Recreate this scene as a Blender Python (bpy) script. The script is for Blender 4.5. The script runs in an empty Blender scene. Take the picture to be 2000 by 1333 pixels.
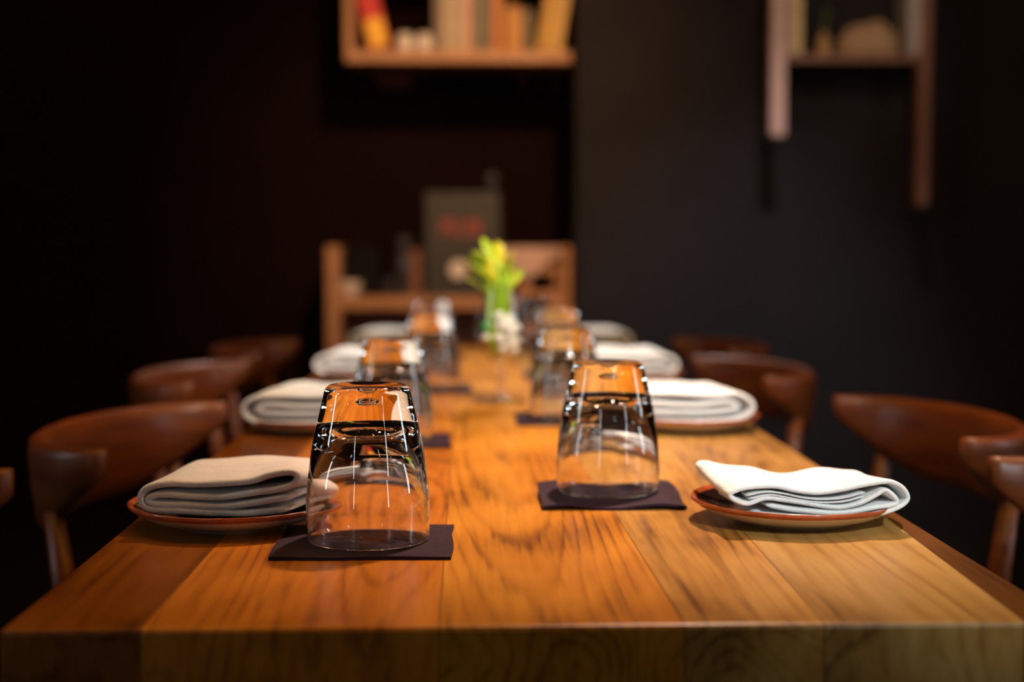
import bpy, bmesh, math, random
from mathutils import Vector, Matrix
random.seed(7)
PI = math.pi
S = bpy.context.scene
C = S.collection

# ------------------------------------------------------------------ camera
TABLE_Z = 0.75
CAM = Vector((0.0, 0.0, 0.97))
FPX = 2778.0
YAW = math.atan((1000 - 911) / FPX)
PITCH = math.atan((666.5 - 490) / FPX)
cam_data = bpy.data.cameras.new('camera')
cam_data.sensor_width = 36.0
cam_data.lens = FPX * 36.0 / 2000.0
cam_data.clip_start = 0.02
cam_data.dof.use_dof = True
cam_data.dof.focus_distance = 1.06
cam_data.dof.aperture_fstop = 3.0
cam = bpy.data.objects.new('camera', cam_data)
cam.location = CAM
cam.rotation_euler = (PI / 2 - PITCH, 0, -YAW)
C.objects.link(cam)
S.camera = cam
ROT = cam.rotation_euler.to_matrix()

def ray(px, py):
    return ROT @ Vector(((px - 1000) / FPX, -(py - 666.5) / FPX, -1))

def at_y(px, py, y):
    d = ray(px, py)
    return CAM + d * ((y - CAM.y) / d.y)

def at_z(px, py, z):
    d = ray(px, py)
    return CAM + d * ((z - CAM.z) / d.z)

# ------------------------------------------------------------------ world, exposure
S.view_settings.view_transform = 'Standard'
S.view_settings.look = 'None'
S.view_settings.gamma = 1.0
S.view_settings.exposure = 0.0
S.view_settings.use_curve_mapping = False
w = bpy.data.worlds.new('world')
S.world = w
w.use_nodes = True
w.node_tree.nodes['Background'].inputs[0].default_value = (0.35, 0.4, 0.5, 1)
w.node_tree.nodes['Background'].inputs[1].default_value = 0.002
S.cycles.max_bounces = 16
S.cycles.transmission_bounces = 14
S.cycles.glossy_bounces = 8
S.cycles.diffuse_bounces = 4
S.cycles.sample_clamp_indirect = 40.0
S.cycles.sample_clamp_direct = 0.0
S.cycles.blur_glossy = 0.2
S.cycles.use_denoising = True

# ------------------------------------------------------------------ lights
def spot(name, loc, target, power, color, angle, blend, radius):
    l = bpy.data.lights.new(name, 'SPOT')
    l.energy = power
    l.color = color
    l.spot_size = math.radians(angle)
    l.spot_blend = blend
    l.shadow_soft_size = radius
    o = bpy.data.objects.new(name, l)
    o.location = loc
    o.rotation_euler = (Vector(target) - Vector(loc)).to_track_quat('-Z', 'Y').to_euler()
    C.objects.link(o)
    return o

WARM = (1.0, 0.68, 0.50)
ORANGE = (1.0, 0.58, 0.30)
NEUT = (1.0, 0.88, 0.80)
COOL = (0.90, 0.98, 1.0)
for args in (
    ('ceiling_spot_warm', (0.54, 2.25, 2.95), (0.165, 1.34, 0.75), 480, WARM, 25, 1.0, 0.06),
    ('ceiling_spot_far', (0.45, 4.0, 2.8), (0.03, 2.7, 0.75), 240, NEUT, 34, 1.0, 0.06),
    ('added_cool_fill_side', (0.75, -0.9, 2.05), (0.31, 1.24, 0.78), 190, COOL, 16, 0.9, 0.05),  # added spot standing in for cool window daylight from the front right
    ('added_rim_light_right', (0.66, 1.62, 2.95), (0.60, 1.66, 0.77), 110, ORANGE, 17, 1.0, 0.04),  # added straight above the chair to brighten its top edge
    ('added_rim_light_left', (-0.40, 1.86, 2.95), (-0.44, 1.76, 0.77), 90, ORANGE, 17, 1.0, 0.04),  # likewise added, for the left chair's top edge
    ('added_fill_middle', (0.45, 0.55, 2.7), (0.05, 2.15, 0.75), 380, NEUT, 28, 1.0, 0.05),  # added fill for the cloth fronts from the second row back
    ('added_fill_niche', (0.55, 1.7, 2.95), (0.03, 4.85, 1.38), 430, ORANGE, 32, 1.0, 0.06),  # unseen, added to brighten the shelves in the niche
    ('added_fill_shelf', (1.05, 1.5, 2.95), (1.16, 4.5, 1.72), 90, NEUT, 17, 1.0, 0.05),  # unseen, added to lift the dim right-hand shelf
    ('added_wall_glow', (0.9, 3.2, 2.75), (0.92, 4.7, 0.35), 170, (0.98, 0.92, 0.98), 38, 1.0, 0.08)):  # separate light added for the glow on the right wall
    spot(*args).data.cycles.is_caustics_light = True

# ------------------------------------------------------------------ materials
def new_mat(name):
    m = bpy.data.materials.new(name)
    m.use_nodes = True
    return m, m.node_tree.nodes, m.node_tree.links, m.node_tree.nodes['Principled BSDF']

def noise_mat(name, c1, c2, rough=0.6, scale=8.0, bump=0.0, bscale=40.0, coat=0.0, stretch=(1, 1, 1), metal=0.0, spec=0.5, detail=4):
    m, n, l, p = new_mat(name)
    tc = n.new('ShaderNodeTexCoord')
    mp = n.new('ShaderNodeMapping')
    mp.inputs['Scale'].default_value = stretch
    l.new(tc.outputs['Object'], mp.inputs[0])
    nz = n.new('ShaderNodeTexNoise')
    nz.inputs['Scale'].default_value = scale
    nz.inputs['Detail'].default_value = detail
    l.new(mp.outputs[0], nz.inputs['Vector'])
    cr = n.new('ShaderNodeValToRGB')
    cr.color_ramp.elements[0].position = 0.3
    cr.color_ramp.elements[1].position = 0.7
    cr.color_ramp.elements[0].color = (*c1, 1)
    cr.color_ramp.elements[1].color = (*c2, 1)
    l.new(nz.outputs['Fac'], cr.inputs[0])
    l.new(cr.outputs[0], p.inputs['Base Color'])
    p.inputs['Roughness'].default_value = rough
    p.inputs['Coat Weight'].default_value = coat
    p.inputs['Coat Roughness'].default_value = 0.08
    p.inputs['Metallic'].default_value = metal
    p.inputs['Specular IOR Level'].default_value = spec
    if bump:
        n2 = n.new('ShaderNodeTexNoise')
        n2.inputs['Scale'].default_value = bscale
        l.new(mp.outputs[0], n2.inputs['Vector'])
        b = n.new('ShaderNodeBump')
        b.inputs['Strength'].default_value = bump
        b.inputs['Distance'].default_value = 0.002
        l.new(n2.outputs['Fac'], b.inputs['Height'])
        l.new(b.outputs[0], p.inputs['Normal'])
    return m

def glass_mat(name, color=(1, 1, 1), ior=1.5):
    m, n, l, p = new_mat(name)
    p.inputs['Base Color'].default_value = (*color, 1)
    p.inputs['Transmission Weight'].default_value = 1.0
    p.inputs['Roughness'].default_value = 0.0
    p.inputs['IOR'].default_value = ior
    return m

def thin_glass_mat(name, base=0.03):
    m, n, l, p = new_mat(name)
    n.remove(p)
    lw = n.new('ShaderNodeLayerWeight')
    lw.inputs['Blend'].default_value = 0.12
    fr = n.new('ShaderNodeMath')
    fr.operation = 'MULTIPLY_ADD'
    fr.inputs[1].default_value = 0.7
    fr.inputs[2].default_value = base
    l.new(lw.outputs['Facing'], fr.inputs[0])
    tr = n.new('ShaderNodeBsdfTransparent')
    tr.inputs['Color'].default_value = (0.97, 0.98, 0.97, 1)
    gl = n.new('ShaderNodeBsdfGlossy')
    gl.inputs['Roughness'].default_value = 0.02
    mx = n.new('ShaderNodeMixShader')
    l.new(fr.outputs[0], mx.inputs[0])
    l.new(tr.outputs[0], mx.inputs[1])
    l.new(gl.outputs[0], mx.inputs[2])
    l.new(mx.outputs[0], n['Material Output'].inputs['Surface'])
    return m

def emit_mat(name, color, strength):
    m, n, l, p = new_mat(name)
    p.inputs['Base Color'].default_value = (*color, 1)
    p.inputs['Emission Color'].default_value = (*color, 1)
    p.inputs['Emission Strength'].default_value = strength
    return m

def math_node(n, l, op, a, b=None):
    q = n.new('ShaderNodeMath')
    q.operation = op
    for i, v in enumerate((a, b)):
        if v is None:
            continue
        if isinstance(v, (int, float)):
            q.inputs[i].default_value = v
        else:
            l.new(v, q.inputs[i])
    return q.outputs[0]

def table_mat():
    m, n, l, p = new_mat('table_planks')
    tc = n.new('ShaderNodeTexCoord')
    sp = n.new('ShaderNodeSeparateXYZ')
    l.new(tc.outputs['Object'], sp.inputs[0])
    X, Y, Z = sp.outputs
    # seams (x at y = 0.86 , slope)
    seams = [(-0.190, 0.012), (-0.0165, 0.0), (0.128, -0.012), (0.212, 0.02), (0.333, 0.045)]
    idx = None
    dist = None
    for x0, sl in seams:
        xs = math_node(n, l, 'ADD', math_node(n, l, 'MULTIPLY', math_node(n, l, 'SUBTRACT', Y, 0.86), sl), x0)
        d = math_node(n, l, 'SUBTRACT', X, xs)
        st = math_node(n, l, 'GREATER_THAN', d, 0.0)
        idx = st if idx is None else math_node(n, l, 'ADD', idx, st)
        ad = math_node(n, l, 'ABSOLUTE', d)
        dist = ad if dist is None else math_node(n, l, 'MINIMUM', dist, ad)
    # plank offset vector
    cmb = n.new('ShaderNodeCombineXYZ')
    l.new(math_node(n, l, 'ADD', X, math_node(n, l, 'MULTIPLY', idx, 0.37)), cmb.inputs[0])
    l.new(math_node(n, l, 'ADD', math_node(n, l, 'MULTIPLY', Y, 0.085), math_node(n, l, 'MULTIPLY', idx, 3.7)), cmb.inputs[1])
    l.new(Z, cmb.inputs[2])
    vec = cmb.outputs[0]
    big = n.new('ShaderNodeTexNoise')
    big.inputs['Scale'].default_value = 7.0
    big.inputs['Detail'].default_value = 1.2
    big.inputs['Distortion'].default_value = 0.35
    l.new(vec, big.inputs['Vector'])
    fine = n.new('ShaderNodeTexNoise')
    fine.inputs['Scale'].default_value = 60.0
    fine.inputs['Detail'].default_value = 5.0
    mp = n.new('ShaderNodeMapping')
    mp.inputs['Scale'].default_value = (3.0, 1.6, 1)
    l.new(vec, mp.inputs[0])
    l.new(mp.outputs[0], fine.inputs['Vector'])
    # rings: contour lines of the big noise
    ringv = math_node(n, l, 'ADD', math_node(n, l, 'MULTIPLY', big.outputs['Fac'], 150.0), math_node(n, l, 'MULTIPLY', fine.outputs['Fac'], 3.0))
    ring = math_node(n, l, 'SINE', ringv)
    ring = math_node(n, l, 'ADD', math_node(n, l, 'MULTIPLY', ring, 0.5), 0.5)
    ring = math_node(n, l, 'SUBTRACT', 1.0, math_node(n, l, 'POWER', ring, 4.0))
    blot = n.new('ShaderNodeTexNoise')
    blot.inputs['Scale'].default_value = 10.0
    blot.inputs['Detail'].default_value = 4.0
    mb_ = n.new('ShaderNodeMapping')
    mb_.inputs['Scale'].default_value = (0.9, 5.0, 1)
    l.new(vec, mb_.inputs[0])
    blot.inputs['Distortion'].default_value = 0.8
    l.new(mb_.outputs[0], blot.inputs['Vector'])
    f = math_node(n, l, 'MULTIPLY', math_node(n, l, 'SUBTRACT', ring, 0.1), 0.125)
    f = math_node(n, l, 'ADD', f, math_node(n, l, 'MULTIPLY', fine.outputs['Fac'], 0.45))
    f = math_node(n, l, 'ADD', f, math_node(n, l, 'MULTIPLY', math_node(n, l, 'SUBTRACT', blot.outputs['Fac'], 0.16), 0.85))
    cr = n.new('ShaderNodeValToRGB')
    e = cr.color_ramp.elements
    e[0].position = 0.30
    e[0].color = (0.15, 0.042, 0.004, 1)
    e[1].position = 0.85
    e[1].color = (0.66, 0.275, 0.028, 1)
    x = e.new(0.55)
    x.color = (0.46, 0.165, 0.013, 1)
    l.new(f, cr.inputs[0])
    # plank tone; the last, dark one paints shade on the right edge chamfer
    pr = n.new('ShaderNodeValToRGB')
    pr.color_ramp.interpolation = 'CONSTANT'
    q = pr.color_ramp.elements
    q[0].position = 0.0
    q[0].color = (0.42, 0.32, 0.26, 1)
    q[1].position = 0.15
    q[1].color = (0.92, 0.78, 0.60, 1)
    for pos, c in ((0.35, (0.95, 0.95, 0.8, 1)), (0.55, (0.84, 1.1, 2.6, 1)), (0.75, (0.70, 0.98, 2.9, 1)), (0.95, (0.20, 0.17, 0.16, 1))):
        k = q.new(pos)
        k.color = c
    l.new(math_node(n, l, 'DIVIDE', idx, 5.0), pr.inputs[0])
    mul = n.new('ShaderNodeMix')
    mul.data_type = 'RGBA'
    mul.blend_type = 'MULTIPLY'
    mul.inputs['Factor'].default_value = 1.0
    l.new(cr.outputs[0], mul.inputs['A'])
    l.new(pr.outputs[0], mul.inputs['B'])
    # knots and pits
    vo = n.new('ShaderNodeTexVoronoi')
    vo.inputs['Scale'].default_value = 5.0
    l.new(vec, vo.inputs['Vector'])
    kn = n.new('ShaderNodeMapRange')
    kn.inputs['From Min'].default_value = 0.03
    kn.inputs['From Max'].default_value = 0.10
    kn.inputs['To Min'].default_value = 0.6
    kn.inputs['To Max'].default_value = 0.0
    l.new(math_node(n, l, 'ADD', vo.outputs['Distance'], math_node(n, l, 'MULTIPLY', math_node(n, l, 'SUBTRACT', fine.outputs['Fac'], 0.5), 0.12)), kn.inputs['Value'])
    sm = n.new('ShaderNodeMapRange')
    sm.inputs['From Min'].default_value = 0.0
    sm.inputs['From Max'].default_value = 0.0011
    sm.inputs['To Min'].default_value = 0.65
    sm.inputs['To Max'].default_value = 0.0
    l.new(dist, sm.inputs['Value'])
    dk = math_node(n, l, 'MAXIMUM', kn.outputs[0], sm.outputs[0])
    mx = n.new('ShaderNodeMix')
    mx.data_type = 'RGBA'
    l.new(dk, mx.inputs['Factor'])
    l.new(mul.outputs['Result'], mx.inputs['A'])
    mx.inputs['B'].default_value = (0.05, 0.014, 0.004, 1)
    l.new(mx.outputs['Result'], p.inputs['Base Color'])
    rr = n.new('ShaderNodeMapRange')
    rr.inputs['To Min'].default_value = 0.28
    rr.inputs['To Max'].default_value = 0.42
    l.new(blot.outputs['Fac'], rr.inputs['Value'])
    l.new(rr.outputs[0], p.inputs['Roughness'])
    b = n.new('ShaderNodeBump')
    p.inputs['Specular IOR Level'].default_value = 0.24
    b.inputs['Strength'].default_value = 0.06
    b.inputs['Distance'].default_value = 0.001
    l.new(f, b.inputs['Height'])
    l.new(b.outputs[0], p.inputs['Normal'])
    return m

def cloth_mat(name, c1, c2, *a, **k):
    m = noise_mat(name, c1, c2, *a, **k)
    n, l = m.node_tree.nodes, m.node_tree.links
    p = n['Principled BSDF']
    old = p.inputs['Normal'].links[0].from_node
    tc = [q for q in n if q.type == 'TEX_COORD'][0]
    nz = n.new('ShaderNodeTexNoise')
    nz.inputs['Scale'].default_value = 38
    nz.inputs['Detail'].default_value = 3
    nz.inputs['Distortion'].default_value = 0.6
    l.new(tc.outputs['Object'], nz.inputs['Vector'])
    b = n.new('ShaderNodeBump')
    b.inputs['Strength'].default_value = 0.55
    b.inputs['Distance'].default_value = 0.006
    l.new(nz.outputs['Fac'], b.inputs['Height'])
    l.new(b.outputs[0], old.inputs['Normal'])
    p.inputs['Sheen Weight'].default_value = 0.15
    return m

M = {}
M['table'] = table_mat()
M['glass'] = glass_mat('clear_glass')
M['thin_glass'] = thin_glass_mat('thin_clear_glass')
M['cloth'] = cloth_mat('warm_lit_cotton', (0.62, 0.585, 0.56), (0.69, 0.65, 0.625), 0.9, 40, 0.35, 900, spec=0.2)  # white cotton with the warm, dimmer light put into its tint
M['cloth_lit'] = cloth_mat('cool_lit_cotton', (0.76, 0.78, 0.77), (0.84, 0.86, 0.85), 0.9, 40, 0.35, 900, spec=0.2)  # brighter copy of the same cotton, coloured as lit cooler
M['paper'] = noise_mat('plum_black_paper', (0.022, 0.010, 0.019), (0.034, 0.017, 0.030), 0.75, 60, 0.3, 300, spec=0.12)
M['plate_out'] = noise_mat('cream_glaze', (0.66, 0.55, 0.42), (0.76, 0.66, 0.52), 0.25, 25, coat=0.4)
M['plate_rim'] = noise_mat('rust_glaze', (0.30, 0.055, 0.018), (0.48, 0.11, 0.035), 0.22, 60, coat=0.5)
M['plate_in'] = noise_mat('dark_brown_glaze', (0.012, 0.005, 0.004), (0.03, 0.012, 0.008), 0.15, 30, coat=0.6)
M['chair'] = noise_mat('walnut_veneer', (0.10, 0.020, 0.003), (0.19, 0.045, 0.006), 0.42, 12, stretch=(1, 1, 6), coat=0.0)
M['seat'] = noise_mat('black_leather', (0.010, 0.007, 0.006), (0.02, 0.014, 0.012), 0.5, 60, 0.3, 200)
M['wall_dark'] = noise_mat('maroon_black_paint', (0.0075, 0.0016, 0.0014), (0.0095, 0.0022, 0.0018), 0.85, 6, spec=0.08)
M['wall_grey'] = noise_mat('charcoal_paint', (0.0165, 0.0135, 0.0150), (0.020, 0.0165, 0.0182), 0.85, 5, spec=0.1)
M['floor'] = noise_mat('dark_floorboards', (0.010, 0.006, 0.005), (0.018, 0.010, 0.008), 0.5, 6, stretch=(6, 1, 1))
M['shelf'] = noise_mat('oiled_oak', (0.40, 0.17, 0.075), (0.52, 0.25, 0.12), 0.5, 10, stretch=(1, 6, 6))
M['shelf_pale'] = noise_mat('pale_beech', (0.42, 0.24, 0.19), (0.52, 0.32, 0.26), 0.5, 10, stretch=(6, 6, 1))
M['shelf_dark'] = noise_mat('brown_beech', (0.16, 0.055, 0.025), (0.22, 0.08, 0.035), 0.5, 10, stretch=(6, 6, 1))
M['black'] = noise_mat('black_plastic', (0.004, 0.003, 0.003), (0.007, 0.005, 0.005), 0.6, 20, spec=0.1)
M['ceramic'] = noise_mat('white_ceramic', (0.72, 0.62, 0.56), (0.8, 0.7, 0.64), 0.3, 20, coat=0.3)
M['steel'] = noise_mat('brushed_steel', (0.4, 0.4, 0.42), (0.5, 0.5, 0.52), 0.3, 30, metal=0.9)
M['leaf'] = noise_mat('fresh_green_leaf', (0.18, 0.38, 0.012), (0.50, 0.62, 0.03), 0.4, 30)
M['leaf_yellow'] = noise_mat('yellow_leaf', (0.62, 0.55, 0.02), (0.75, 0.68, 0.05), 0.4, 30)
M['stem'] = noise_mat('green_stalk', (0.22, 0.42, 0.02), (0.35, 0.55, 0.03), 0.35, 30)
M['pebble'] = noise_mat('white_pebble', (0.86, 0.80, 0.68), (0.92, 0.88, 0.80), 0.5, 40)
M['pebble_green'] = noise_mat('green_pebble', (0.05, 0.30, 0.08), (0.10, 0.42, 0.14), 0.3, 40)

def flat(name, c, rough=0.6):
    return noise_mat(name, tuple(v * 0.9 for v in c), tuple(min(1, v * 1.08) for v in c), rough, 20)

# ------------------------------------------------------------------ object helpers
def tag(o, label=None, cat=None, group=None, kind=None):
    if label: o['label'] = label
    if cat: o['category'] = cat
    if group: o['group'] = group
    if kind: o['kind'] = kind
    return o

def thing(name, label, cat, loc=(0, 0, 0), rz=0.0, group=None):
    o = bpy.data.objects.new(name, None)
    o.empty_display_size = 0.05
    o.location = loc
    o.rotation_euler = (0, 0, rz)
    C.objects.link(o)
    return tag(o, label, cat, group)

def build(name, verts, faces, mats, parent=None, smooth=True, midx=None, loc=None, angle=None):
    me = bpy.data.meshes.new(name)
    me.from_pydata([tuple(v) for v in verts], [], faces)
    if not isinstance(mats, (list, tuple)):
        mats = [mats]
    for mm in mats:
        me.materials.append(mm)
    if midx:
        for f, i in zip(me.polygons, midx):
            f.material_index = i
    bm = bmesh.new()
    bm.from_mesh(me)
    bm.normal_update()
    bmesh.ops.recalc_face_normals(bm, faces=bm.faces)
    bm.to_mesh(me)
    bm.free()
    for f in me.polygons:
        f.use_smooth = smooth
    if angle is not None:
        me.set_sharp_from_angle(angle=math.radians(angle))
    o = bpy.data.objects.new(name, me)
    C.objects.link(o)
    if parent is not None:
        o.parent = parent
    if loc is not None:
        o.location = loc
    return o

def box_data(cx, cy, cz, sx, sy, sz):
    v = [(cx + a * sx / 2, cy + b * sy / 2, cz + c * sz / 2) for a in (-1, 1) for b in (-1, 1) for c in (-1, 1)]
    f = [(0, 1, 3, 2), (4, 6, 7, 5), (0, 4, 5, 1), (2, 3, 7, 6), (0, 2, 6, 4), (1, 5, 7, 3)]
    return v, f

def merge(*parts):
    V, F = [], []
    for v, f in parts:
        k = len(V)
        V += list(v)
        F += [tuple(i + k for i in q) for q in f]
    return V, F

def box(name, c, s, mat, parent=None, bevel=0.002, rot=None, origin=None):
    """box centred at c (in parent space)"""
    org = Vector(origin) if origin is not None else Vector((0, 0, 0))
    cc = Vector(c) - org
    v, f = box_data(*cc, *s)
    o = build(name, v, f, mat, parent, smooth=False)
    o.location = org
    if bevel:
        b = o.modifiers.new('bevel', 'BEVEL')
        b.width = bevel
        b.segments = 2
    if rot:
        o.rotation_euler = rot
    return o

def catmull(pts, per=6, closed=False):
    out = []
    n = len(pts)
    P = [Vector(p) for p in pts]
    rng = n if closed else n - 1
    for i in range(rng):
        p0 = P[(i - 1) % n] if (closed or i > 0) else P[0] * 2 - P[1]
        p1 = P[i]
        p2 = P[(i + 1) % n]
        p3 = P[(i + 2) % n] if (closed or i + 2 < n) else P[-1] * 2 - P[-2]
        for k in range(per):
            t = k / per
            out.append(0.5 * ((2 * p1) + (p2 - p0) * t + (2 * p0 - 5 * p1 + 4 * p2 - p3) * t * t + (3 * p1 - p0 - 3 * p2 + p3) * t ** 3))
    if not closed:
        out.append(P[-1].copy())
    return out

def lathe_data(profile, seg=64, closed=True):
    """profile: list of (r, z). r==0 ends are poles."""
    V, F = [], []
    rings = []
    for r, z in profile:
        if r < 1e-6:
            rings.append([len(V)])
            V.append((0, 0, z))
        else:
            base = len(V)
            for k in range(seg):
                a = 2 * PI * k / seg
                V.append((r * math.cos(a), r * math.sin(a), z))
            rings.append(list(range(base, base + seg)))
    for i in range(len(rings) - 1):
        a, b = rings[i], rings[i + 1]
        for k in range(seg):
            k2 = (k + 1) % seg
            if len(a) == 1 and len(b) == 1:
                continue
            if len(a) == 1:
                F.append((a[0], b[k2], b[k]))
            elif len(b) == 1:
                F.append((a[k], a[k2], b[0]))
            else:
                F.append((a[k], a[k2], b[k2], b[k]))
    return V, F

def lathe(name, profile, mat, parent=None, seg=64, loc=None, angle=None, midx_fn=None):
    V, F = lathe_data(profile, seg)
    mi = None
    if midx_fn:
        mi = []
        for f in F:
            r = sum(math.hypot(V[i][0], V[i][1]) for i in f) / len(f)
            z = sum(V[i][2] for i in f) / len(f)
            mi.append(midx_fn(r, z, f, V))
    return build(name, V, F, mat, parent, True, mi, loc, angle)

def tube_data(pts, rads, seg=10):
    P = [Vector(p) for p in pts]
    V, F = [], []
    up = Vector((0.13, 0.27, 1)).normalized()
    for i, p in enumerate(P):
        t = (P[min(i + 1, len(P) - 1)] - P[max(i - 1, 0)]).normalized()
        a = t.cross(up)
        if a.length < 1e-3:
            a = t.cross(Vector((1, 0, 0)))
        a.normalize()
        b = t.cross(a)
        r = rads[i] if isinstance(rads, (list, tuple)) else rads
        for k in range(seg):
            q = 2 * PI * k / seg
            V.append(p + a * r * math.cos(q) + b * r * math.sin(q))
    for i in range(len(P) - 1):
        for k in range(seg):
            F.append((i * seg + k, i * seg + (k + 1) % seg, (i + 1) * seg + (k + 1) % seg, (i + 1) * seg + k))
    F.append(tuple(range(seg)))
    F.append(tuple((len(P) - 1) * seg + k for k in range(seg)))
    return V, F

def copy_tree(o, parent=None):
    c = o.copy()
    C.objects.link(c)
    if parent is not None:
        c.parent = parent
    for ch in list(o.children):
        copy_tree(ch, c)
    return c

# ------------------------------------------------------------------ the room
Y_PIER, Y_NICHE = 4.72, 5.32
X_PIER = at_y(1125, 500, Y_PIER).x
XL, XR, YF, ZC = -2.6, 3.0, -3.2, 3.1

def struct(name, c, s, mat):
    o = box(name, c, s, mat, bevel=0)
    o['kind'] = 'structure'
    return o

struct('floor', ((XL + XR) / 2, 1.1, -0.05), (XR - XL + 0.4, 9.2, 0.1), M['floor'])
struct('ceiling', ((XL + XR) / 2, 1.1, ZC + 0.05), (XR - XL + 0.4, 9.2, 0.1), M['black'])
struct('wall_left', (XL - 0.05, 1.05, ZC / 2), (0.1, 8.6, ZC), M['wall_dark'])
struct('wall_right', (XR + 0.05, 0.75, ZC / 2), (0.1, 7.9, ZC), M['wall_grey'])
struct('wall_back', ((XL + X_PIER) / 2, Y_NICHE + 0.05, ZC / 2), (X_PIER - XL, 0.1, ZC), M['wall_dark'])
struct('wall_pier', ((X_PIER + XR) / 2, (Y_PIER + Y_NICHE + 0.1) / 2, ZC / 2), (XR - X_PIER, Y_NICHE + 0.1 - Y_PIER, ZC), M['wall_grey'])
# the wall behind the camera and tall narrow windows around the front half of the room
struct('wall_front', ((XL + XR) / 2, YF - 0.05, ZC / 2), (XR - XL, 0.1, ZC), M['wall_dark'])
daylight = emit_mat('daylit_frosted_pane', (0.80, 0.95, 1.0), 15.0)
WINS = [('f', -1.9), ('r', -2.2), ('r', 1.1), ('l', 0.9)]
for i, (side, q) in enumerate(WINS):
    sz = {'f': (0.12, 0.02, 1.2), 'r': (0.02, 0.24, 1.2), 'l': (0.02, 0.16, 1.2)}[side]
    pos = {'f': (q, YF + 0.011, 1.75), 'r': (XR - 0.011, q, 1.75), 'l': (XL + 0.011, q, 1.75)}[side]
    o = box('window_%d' % (i + 1), pos, sz, daylight, bevel=0)
    o['kind'] = 'structure'
    fr = []
    for k in (-1, 1):
        if side == 'f':
            fr.append(box_data(pos[0] + k * 0.14, YF + 0.015, 1.75, 0.03, 0.028, 1.36))
        else:
            fr.append(box_data(pos[0], q + k * 0.14, 1.75, 0.03, 0.03, 1.36))
    v, f = merge(*fr)
    build('window_frame', v, f, M['black'], o, smooth=False)

# ------------------------------------------------------------------ dining table
TX0, TX1, TY0 = -0.272, 0.362, 0.0
TY0 = at_z(900, 1224, TABLE_Z).y
TY1 = 3.30
table = thing('dining_table', 'long plank-topped dining table running away from the front', 'table', (0, 0, 0))
tt = box('tabletop', ((TX0 + TX1) / 2, (TY0 + TY1) / 2, TABLE_Z - 0.03), (TX1 - TX0, TY1 - TY0, 0.06), M['table'], table, bevel=0.003)
TXC = (TX0 + TX1) / 2
for sy in (TY0 + 0.42, TY1 - 0.42):
    v, f = box_data(TXC, sy, 0.365, 0.07, 0.09, 0.65)
    build('leg', v, f, M['chair'], table, smooth=False)
    v, f = box_data(TXC, sy, 0.02, 0.40, 0.08, 0.04)
    build('foot', v, f, M['chair'], table, smooth=False)
v, f = merge(box_data(TXC, (TY0 + TY1) / 2, 0.66, 0.05, TY1 - TY0 - 0.6, 0.058),
             box_data(TXC, TY0 + 0.42, 0.66, 0.44, 0.06, 0.057), box_data(TXC, TY1 - 0.42, 0.66, 0.44, 0.06, 0.057))
build('under_rail', v, f, M['chair'], table, smooth=False)

# ------------------------------------------------------------------ tumblers (upside down)
PAPER_T = 0.0022
def tumbler_mesh():
    outer = catmull([(0.0457, 0.0006, 0), (0.0464, 0.006, 0), (0.0467, 0.024, 0), (0.0449, 0.049, 0), (0.0412, 0.074, 0),
                     (0.0368, 0.093, 0), (0.0335, 0.107, 0), (0.0322, 0.1125, 0), (0.0298, 0.1158, 0), (0.0265, 0.1170, 0),
                     (0.021, 0.1164, 0), (0.012, 0.1152, 0), (0.0, 0.1150, 0)], 6)
    inner = catmull([(0.0, 0.0872, 0), (0.009, 0.0870, 0), (0.020, 0.0850, 0), (0.0275, 0.0805, 0), (0.0325, 0.0735, 0), (0.0372, 0.0645, 0),
                     (0.0412, 0.050, 0), (0.0440, 0.032, 0), (0.0452, 0.016, 0), (0.0452, 0.003, 0), (0.0452, 0.0006, 0), (0.0454, 0.0001, 0), (0.0457, 0.0006, 0)], 6)
    prof = [(max(0, p.x), p.y) for p in outer] + []
    prof_in = [(max(0, p.x), p.y) for p in inner]
    prof = prof_in[:-1] + prof       # centre of cavity -> rim -> outside -> base centre
    prof[0] = (0, prof[0][1])
    prof[-1] = (0, prof[-1][1])
    V, F = lathe_data(prof, 96)
    return V, F

gV, gF = tumbler_mesh()
def make_tumbler_obj():
    o = build('tumbler', gV, gF, M['glass'])
    me = o.data
    # air bubble trapped in the thick base: a closed void whose normals face inward
    bm = bmesh.new()
    bm.from_mesh(me)
    r = bmesh.ops.create_uvsphere(bm, u_segments=24, v_segments=14, radius=1.0)
    for v in r['verts']:
        z = v.co.z
        v.co = Vector((v.co.x * 0.0062, v.co.y * 0.0062, z * (0.0042 if z > 0 else 0.0022) + 0.1015))
    fs = set()
    for v in r['verts']:
        fs.update(v.link_faces)
    bmesh.ops.reverse_faces(bm, faces=list(fs))
    for f_ in fs:
        f_.smooth = True
    bm.to_mesh(me)
    bm.free()
    return o

GLASSES = [
    (-0.0745, 1.067, 'upturned clear tumbler in front on the left, on the nearest dark paper napkin'),
    (0.128, 1.279, 'upturned clear tumbler in front on the right, left of the brightest folded cloth'),
    (-0.0857, 1.63, 'upturned tumbler directly behind the foremost left tumbler'),
    (0.129, 1.835, 'upturned tumbler just behind the front right tumbler, right of the stemmed vase foot'),
    (-0.0570, 2.25, 'upturned blurred tumbler left of the stemmed vase, with white streak highlights'),
    (0.160, 2.49, 'upturned blurred tumbler right of the stemmed vase bowl'),
    (-0.070, 2.93, 'upturned tumbler at the far left end, mostly hidden behind the others'),
    (0.150, 3.12, 'farthest upturned tumbler on the right, at the end of the table'),
]
tum = make_tumbler_obj()
for i, (x, y, lab) in enumerate(GLASSES):
    o = tum if i == 0 else tum.copy()
    if i:
        C.objects.link(o)
    o.location = (x, y, TABLE_Z + PAPER_T + 0.0006)
    o.rotation_euler = (0, 0, i * 1.1)
    tag(o, lab, 'glass', 'upturned tumblers along the table')

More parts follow.
